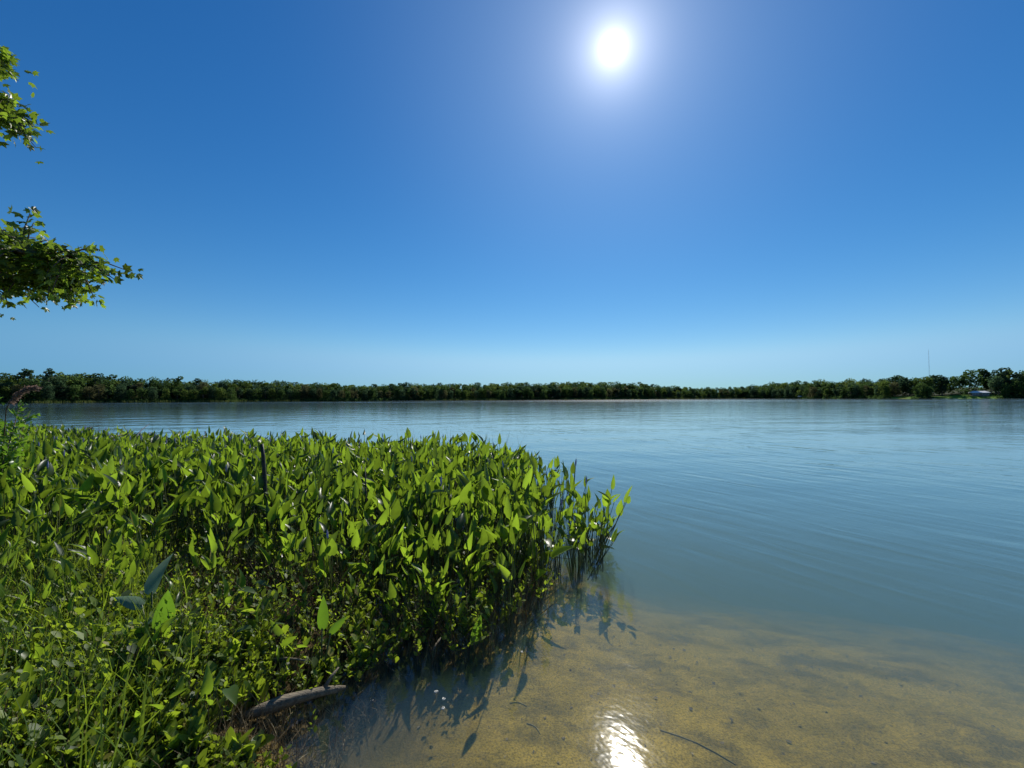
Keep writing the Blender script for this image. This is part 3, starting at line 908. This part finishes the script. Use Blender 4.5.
# pinkish dead plume leaning out of the shrub
fr_ = empty('dead_plume', (-6.13, 5.2, 1.2)); tag(fr_, 'pinkish-brown dry plume arching out beside the shrub at left edge', 'plant')
mb, lf = MB(), MB()
ps = [np.array(p) for p in ((0, 0, -.3), (.02, 0, .30), (.12, 0, .48), (.25, 0, .555), (.38, 0, .56))]
mb.tube(ps, [.006, .006, .005, .004, .003], 4); PL = []; DL = []
for j in range(420):
    u = rng.uniform(.35, 1.0) * 4; i = min(int(u), 3); p = ps[i] * (1 - (u - i)) + ps[i + 1] * (u - i)
    PL.append(p + rng.normal(0, .008, 3)); DL.append((.8, rng.normal(0, .4), rng.normal(-.25, .35)))
PL = np.array(PL); M = frames(np.array(DL, float), rng.uniform(0, 6.28, len(PL))) * .06; M[:, :, 0] *= .3
lf.batch(ST[0], ST[1], M, PL, rng.uniform(.6, 1, len(PL)))
M_PLUME = leaf_mat('dry_plume', (.20, .13, .10), (.36, .26, .20), (.30, .20, .15), .8, .2, .4, False, (.4, .3, .24))
mb.build('stalk', M_DEAD, fr_); lf.build('plume_hairs', M_PLUME, fr_)

# ------------------------------------------------------------------ the far wood
M_TREE = []
for i, (d, l_, w) in enumerate((((.030, .062, .022), (.105, .175, .045), (.15, .17, .05)),
                               ((.042, .075, .018), (.150, .215, .045), (.19, .20, .05)),
                               ((.024, .052, .030), (.080, .140, .062), (.11, .15, .06)),
                               ((.055, .062, .026), (.145, .150, .065), (.16, .14, .06)))):
    m, nt, out = mat('far_crown')
    t = nd(nt, 'ShaderNodeAttribute', {'attribute_name': 'tint'}).outputs['Fac']
    oi = nt.nodes.new('ShaderNodeObjectInfo')
    t = math_n(nt, 'ADD', math_n(nt, 'MULTIPLY', t, .7), math_n(nt, 'MULTIPLY', oi.outputs['Random'], .3))
    c = ramp(nt, t, [(0, d), (.8, l_), (1, w)])
    b = nd(nt, 'ShaderNodeBsdfDiffuse', None, Color=c)
    tl = nd(nt, 'ShaderNodeBsdfTranslucent', None, Color=c)
    mx = nt.nodes.new('ShaderNodeMixShader'); mx.inputs[0].default_value = .58
    nt.links.new(b.outputs[0], mx.inputs[1]); nt.links.new(tl.outputs[0], mx.inputs[2]); nt.links.new(mx.outputs[0], out.inputs[0])
    M_TREE.append(m)
QT = (np.array([(-.5, -.5, 0), (.5, -.5, .1), (.5, .5, 0), (-.5, .5, .12)]), np.array([(0, 1, 2, 3)]))
def crown_mb(r, kind, n=520):
    """unit-height tree (z 0..1), returns MB"""
    mb = MB()
    lobes = []
    if kind == 'round':
        for i in range(15):
            a = r.uniform(0, 6.28); q = r.uniform(.0, .26); zz = r.uniform(.10, .86)
            rad = r.uniform(.12, .21) * (1.2 - .5 * abs(zz - .45))
            lobes.append((math.cos(a) * q * (1.25 - zz), math.sin(a) * q * (1.25 - zz), zz, rad))
        lobes.append((0, 0, .45, .26)); lobes.append((.04, 0, .70, .2))
    elif kind == 'tall':
        for i in range(10):
            a = r.uniform(0, 6.28); q = r.uniform(0, .13); zz = r.uniform(.10, .9)
            lobes.append((math.cos(a) * q, math.sin(a) * q, zz, r.uniform(.07, .13)))
    else:   # pine: high flat clumps on a bare trunk
        for i in range(9):
            a = r.uniform(0, 6.28); q = r.uniform(.04, .22); zz = r.uniform(.66, .93)
            lobes.append((math.cos(a) * q, math.sin(a) * q, zz, r.uniform(.05, .095)))
        lobes.append((0, 0, .94, .07))
    lobes = np.array(lobes)
    w = lobes[:, 3] ** 2; w /= w.sum()
    idx = r.choice(len(lobes), n, p=w)
    d = r.normal(0, 1, (n, 3)); d /= np.linalg.norm(d, axis=1, keepdims=True)
    rr = lobes[idx, 3] * r.uniform(.65, 1.08, n)
    fl = np.array([1, 1, .62 if kind == 'pine' else .85])
    P = lobes[idx, :3] + d * rr[:, None] * fl
    P[:, 2] = np.clip(P[:, 2], .03, 1.1)
    sz = r.uniform(.022, .052, n) * (.75 if kind == 'pine' else 1)
    ti = np.clip(.15 + .5 * r.random(len(lobes))[idx] + r.normal(0, .15, n) + .12, 0, 1)
    mb.batch(QT[0], QT[1], frames(d + r.normal(0, .5, (n, 3)), r.uniform(0, 6.28, n)) * sz[:, None, None], P, ti)
    return mb
def trunk_mb(r, kind):
    mb = MB()
    top = .92 if kind == 'pine' else .7
    mb.tube([(0, 0, -.05), (r.normal(0, .01), 0, .3), (r.normal(0, .015), 0, .6), (0, 0, top)], [.020, .015, .011, .004], 6)
    for i in range(5):
        a = r.uniform(0, 6.28); z0 = r.uniform(.35, .75) if kind != 'pine' else r.uniform(.6, .85)
        mb.tube([(0, 0, z0), (math.cos(a) * .09, math.sin(a) * .09, z0 + .07), (math.cos(a) * .17, math.sin(a) * .17, z0 + .10)], [.007, .005, .002], 4)
    return mb
KINDS_ = ['round'] * 6 + ['tall'] * 2 + ['pine'] * 3
TP = []
for kd in KINDS_:
    c = crown_mb(rng, kd, 1000 if kd == 'round' else 620); t = trunk_mb(rng, kd)
    TP.append((kd, c, t, c.mesh('far_tree_crown', M_TREE[0]), t.mesh('far_tree_trunk', M_BARK)))
# crown meshes in the four greens
TM = {}
def crown_mesh(i, mi):
    if (i, mi) not in TM:
        me = TP[i][3].copy(); me.materials.clear(); me.materials.append(M_TREE[mi]); TM[(i, mi)] = me
    return TM[(i, mi)]

SKX = [-80, 0, 60, 66, 100, 128, 160, 200, 256, 300, 350, 420, 470, 512, 575, 640, 676, 700, 735, 755, 790, 850, 900, 940, 958, 975, 992, 1010, 1060, 1150]
SKY_ = [372, 374, 373, 374, 375, 378, 379, 379.5, 381, 381.5, 384, 383, 383, 383, 381.5, 383, 386, 387.5, 387, 384, 382, 379.5, 376, 376, 374, 370, 369, 371, 370, 370]
def skyline(px):                         # wanted height of the wood, in pixels above the horizon
    hor = 398.6 - (px - 512) * .0044
    return hor - np.interp(px, SKX, SKY_)
def treeheight(a, q):
    px = 512 + np.tan(a) * F
    r = shore_r(a) + q
    D = r * math.cos(a)
    return max(float(skyline(px)) / F * D + H - float(ground(r * math.sin(a), r * math.cos(a))), 5)
def open_lawn(px, q):
    return (930 < px < 963 and q < 30) or (963 < px < 997 and q < 42) or (890 < px < 914 and q < 10)
def copy_tree(x, y, z, hgt, i, mi, label, group, wide=1.0, rot=None):
    e = empty('shore_tree' if TP[i][0] != 'pine' else 'pine_tree', (x, y, z))
    e.scale = (hgt * wide, hgt * wide, hgt); e.rotation_euler = (0, 0, rng.uniform(0, 6.28) if rot is None else rot)
    tag(e, label, 'tree', group)
    link_mesh('crown', crown_mesh(i, mi), e)
    link_mesh('trunk', TP[i][4], e)
    return e
cnt = 0
TG = 'trees of the far shore'
spots = []
for q0, step, frac in ((4, 6.0, .72), (11, 7.6, .86)):
    a = R(-56)
    while a < R(56):
        r = shore_r(a)
        a += step / r * rng.uniform(.75, 1.25)
        spots.append((a, q0 + rng.uniform(-2, 3), frac))
        if not (-5 < 0): pass
labs = {'round': 'round bushy green tree in the front rows of the wood on the far shore',
        'tall': 'slim upright green tree in the front rows of the wood on the far shore'}
for a, q, frac in spots:
    a = float(a); px = 512 + math.tan(a) * F
    if open_lawn(px, q) or cnt >= 285: continue
    r = float(shore_r(a)) + q; x, y = r * math.sin(a), r * math.cos(a)
    i = int(rng.integers(0, 8))
    hh = treeheight(a, q) * frac * rng.uniform(.78, 1.08)
    mi = int(rng.choice([0, 0, 1, 2, 2, 3]))
    wide = rng.uniform(.95, 1.3) * (1.5 if TP[i][0] == 'tall' else 1)
    copy_tree(x, y, float(ground(x, y)) - .2, hh, i, mi, labs[TP[i][0]], 'bushy trees of the far shore' if TP[i][0] == 'round' else 'slim trees of the far shore', wide); cnt += 1
print('far trees', cnt)
# emergent trees that stand out of the skyline
for px, topy, q, i, mi, wide, lab in (
        (24, 368, 14, 8, 2, 1.0, 'spreading pine, leftmost of two standing above the wood at far left'),
        (49, 367.5, 14, 9, 2, .9, 'spreading pine, right one of two standing above the wood at far left'),
        (178, 375.5, 16, 6, 0, 1.2, 'slim tree rising alone above the level wood left of the stake'),
        (95, 372.5, 14, 10, 2, 1.0, 'flat-topped pine where the tall left wood steps down'),
        (934, 374.5, 24, 8, 2, .9, 'flat-topped pine beside the radio mast'),
        (942, 374, 24, 6, 2, 1.4, 'small slim tree just right of the radio mast'),
        (966, 371, 48, 9, 0, 1.0, 'dark pine left of the house roof above the wood'),
        (986, 368, 48, 0, 2, .8, 'large dark round tree towering above the house'),
        (1003, 367, 26, 10, 2, .9, 'ragged tall pine right of the house, highest on the right shore'),
        (797, 380, 20, 6, 0, 1.5, 'slim tree peaking above the wood between the low gap and the mast')):
    a = math.atan((px - 512) / F); r = float(shore_r(a)) + q
    x, y = r * math.sin(a), r * math.cos(a); D = y
    gz = float(ground(x, y)); hor = 398.6 - (px - 512) * .0044
    copy_tree(x, y, gz - .2, (hor - topy) / F * D + H - gz, i, mi, lab, None, wide)
# the wood behind: one mass
fw = [MB() for _ in range(3)]
def add_mass(dst, src, x, y, z, hgt, wide, rot, dt):
    Vv = np.concatenate(src.V) * np.array([hgt * wide, hgt * wide, hgt])
    c_, s_ = math.cos(rot), math.sin(rot)
    Vv = Vv @ np.array([[c_, s_, 0], [-s_, c_, 0], [0, 0, 1]]) + (x, y, z)
    dst.V.append(Vv); dst.Q.append(np.concatenate(src.Q) + dst.n); dst.T.append(np.clip(np.concatenate(src.T) + dt, 0, 1)); dst.n += len(Vv)
for q0, step, frac in ((18, 5.0, .55), (22, 6.5, .93), (32, 6.5, 1.0), (48, 9, 1.0)):
    a = R(-58)
    while a < R(58):
        r = float(shore_r(a)) + q0 + rng.uniform(-4, 4)
        a += step / r * rng.uniform(.75, 1.25)
        px = 512 + math.tan(a) * F
        if open_lawn(px, q0): continue
        i = int(rng.integers(0, 8)); x, y = r * math.sin(a), r * math.cos(a)
        hh = treeheight(a, q0) * frac * rng.uniform(.88, 1.10)
        add_mass(fw[int(rng.integers(3))], TP[i][1], x, y, float(ground(x, y)), hh, rng.uniform(1., 1.3) * (1.4 if i > 5 else 1), rng.uniform(0, 6.28), rng.normal(0, .12))
for k, f in enumerate(fw):
    tag(f.build('far_wood', M_TREE[k]), ['mid green', 'bright green', 'dark green'][k] + ' woodland mass filling in behind the front trees of the far shore', None, None, 'stuff')
# low bushes and reeds right at the far waterline
mb = MB(); P3 = []
for a in np.arange(R(-57), R(57), .0022):
    px = 512 + math.tan(a) * F
    op = open_lawn(px, 3)
    for j in range(3 if not op else 0):
        q = rng.uniform(-1, 6); r = float(shore_r(a)) + q
        P3.append((r * math.sin(a), r * math.cos(a), float(ground(r * math.sin(a), r * math.cos(a))) , rng.uniform(.9, 3.2)))
P3 = np.array(P3)
n = 22
base = np.repeat(P3, n, 0); d = rng.normal(0, 1, (len(base), 3)); d /= np.linalg.norm(d, axis=1, keepdims=True)
pos = base[:, :3] + d * base[:, 3:4] * np.array([1, 1, .75]); pos[:, 2] = np.maximum(pos[:, 2], .05)
mb.batch(QT[0], QT[1], frames(d, rng.uniform(0, 6.28, len(base))) * rng.uniform(.4, .9, len(base))[:, None, None], pos, rng.uniform(0, .7, len(base)))
tag(mb.build('shore_undergrowth', M_TREE[0]), 'low bushes along the far waterline', None, None, 'stuff')
M_REED = leaf_mat('far_reeds', (.10, .13, .03), (.17, .20, .05), (.2, .24, .05), .7, .2, .3, False)
mb = MB(); n = 5200
px = np.concatenate([rng.uniform(560, 745, 3400), rng.uniform(425, 500, 900), rng.uniform(20, 300, 900)])
aa = np.arctan((px - 512) / F); r = shore_r(aa) + rng.uniform(-7, 0, n)
D = np.tile([0, 0, 1.], (n, 1)) + rng.normal(0, .15, (n, 3))
M = frames(D, rng.uniform(0, 6.28, n)) * rng.uniform(1.0, 1.9, n)[:, None, None]; M[:, :, 0] *= .35
mb.batch(ST[0], ST[1], M, np.column_stack([r * np.sin(aa), r * np.cos(aa), np.full(n, -.1)]), rng.uniform(.3, 1, n))
tag(mb.build('shore_reeds', M_REED), 'pale green reed strip in the shallows of the far shore', None, None, 'stuff')

# ------------------------------------------------------------------ house, boathouse, radio mast
M_WALL = plain_mat('painted_wall', (.16, .13, .10), (.22, .18, .14), .8, 2)
M_ROOF = plain_mat('white_metal_roof', (.70, .70, .70), (.82, .82, .82), .45, 1.5)
M_TRIM = plain_mat('white_trim', (.7, .7, .68), (.8, .8, .78), .6, 2)
m, nt, out = mat('window_glass'); b = nd(nt, 'ShaderNodeBsdfPrincipled', None, Base_Color=(.03, .04, .05, 1), Roughness=.08); nt.links.new(b.outputs[0], out.inputs[0]); M_GLASS = m
M_DOOR = plain_mat('door_paint', (.14, .10, .07), (.2, .14, .09), .6, 3)
M_STEEL = plain_mat('galvanised_steel', (.28, .28, .29), (.42, .42, .43), .5, 2)
def building(name, px, q, w, d, wh, rh, label, cat, nwin):
    a = math.atan((px - 512) / F); r = float(shore_r(a)) + q; x, y = r * math.sin(a), r * math.cos(a)
    e = empty(name, (x, y, float(ground(x, y)) - .1)); e.rotation_euler = (0, 0, -a * .7); tag(e, label, cat)
    b = MB(); b.box((-w / 2, -d / 2, -.6), (w / 2, d / 2, wh)); b.build('wall', M_WALL, e, False)
    b = MB(); o = .6; w2, d2 = w / 2 + o, d / 2 + o
    V = [(-w2, -d2, wh - .1), (w2, -d2, wh - .1), (w2, d2, wh - .1), (-w2, d2, wh - .1), (-w2 + d2 * .5, 0, wh + rh), (w2 - d2 * .5, 0, wh + rh),
         (-w2, -d2, wh + .12), (w2, -d2, wh + .12), (w2, d2, wh + .12), (-w2, d2, wh + .12)]
    b.add(V, [(6, 7, 5, 4), (8, 9, 4, 5), (3, 2, 1, 0), (0, 1, 7, 6), (1, 2, 8, 7), (2, 3, 9, 8), (3, 0, 6, 9), (7, 8, 5, 5), (9, 6, 4, 4)])
    # hips as triangles written as quads with a repeated corner are cleaned by validate, so give them a real fourth point
    b.Q[0] = b.Q[0][:7]
    b.add([(w2, -d2, wh + .12), (w2, d2, wh + .12), (w2 - d2 * .5, .01, wh + rh), (w2 - d2 * .5, -.01, wh + rh)], [(0, 1, 2, 3)])
    b.add([(-w2, d2, wh + .12), (-w2, -d2, wh + .12), (-w2 + d2 * .5, -.01, wh + rh), (-w2 + d2 * .5, .01, wh + rh)], [(0, 1, 2, 3)])
    b.build('roof', M_ROOF, e, False)
    for j in range(nwin):
        cx = -w / 2 + w * (j + .5) / nwin
        if nwin > 2 and j == nwin // 2:
            b = MB(); b.box((cx - .5, -d / 2 - .05, 0), (cx + .5, -d / 2 - .003, 2.05)); dr = b.build('door', M_DOOR, e, False)
            b = MB(); b.box((cx + .32, -d / 2 - .10, .95), (cx + .38, -d / 2 - .05, 1.1)); b.build('handle', M_STEEL, dr, False)
            continue
        b = MB(); ww = min(1.6, w / nwin * .7)
        b.box((cx - ww / 2, -d / 2 - .03, .9), (cx + ww / 2, -d / 2 - .003, 2.1)); wn = b.build('window', M_GLASS, e, False)
        b = MB()
        for lo, hi in (((cx - ww / 2 - .08, -d / 2 - .06, .82), (cx + ww / 2 + .08, -d / 2 - .003, .899)), ((cx - ww / 2 - .08, -d / 2 - .06, 2.101), (cx + ww / 2 + .08, -d / 2 - .003, 2.18)),
                       ((cx - ww / 2 - .08, -d / 2 - .06, .9), (cx - ww / 2 - .001, -d / 2 - .003, 2.1)), ((cx + ww / 2 + .001, -d / 2 - .06, .9), (cx + ww / 2 + .08, -d / 2 - .003, 2.1)),
                       ((cx - .03, -d / 2 - .06, .9), (cx + .03, -d / 2 - .031, 2.1))):
            b.box(lo, hi)
        b.build('frame', M_TRIM, wn, False)
    return e
building('lake_house', 979, 15, 9.5, 7, 2.5, 1.5, 'low house with white hipped roof on the lawn of the right shore', 'house', 5)
building('boathouse', 800, -2 + 4, 4.0, 3, 2.0, .8, 'tiny pale boathouse at the waterline under the wood', 'boathouse', 2)
a = math.atan((930 - 512) / F); r = 720.; x, y = r * math.sin(a), r * math.cos(a)
mast = empty('radio_mast', (x, y, float(ground(x, y)))); tag(mast, 'thin tall radio mast rising above the wood on the right shore', 'mast')
mb = MB(); HM = (397 - 357) / F * y
for k in range(3):
    aa = k * 2.094; mb.tube([(math.cos(aa) * .5, math.sin(aa) * .5, 0), (math.cos(aa) * .35, math.sin(aa) * .35, HM)], .035, 4)
for j in range(int(HM / 2)):
    for k in range(3):
        a1, a2 = k * 2.094, (k + 1) * 2.094
        mb.tube([(math.cos(a1) * .45, math.sin(a1) * .45, j * 2), (math.cos(a2) * .45, math.sin(a2) * .45, j * 2 + 2)], .018, 4, .5, False)
mb.build('lattice', M_STEEL, mast)
b = MB(); b.tube([(0, 0, HM), (0, 0, HM + 3)], [.06, .02], 6); b.build('antenna', M_STEEL, mast)
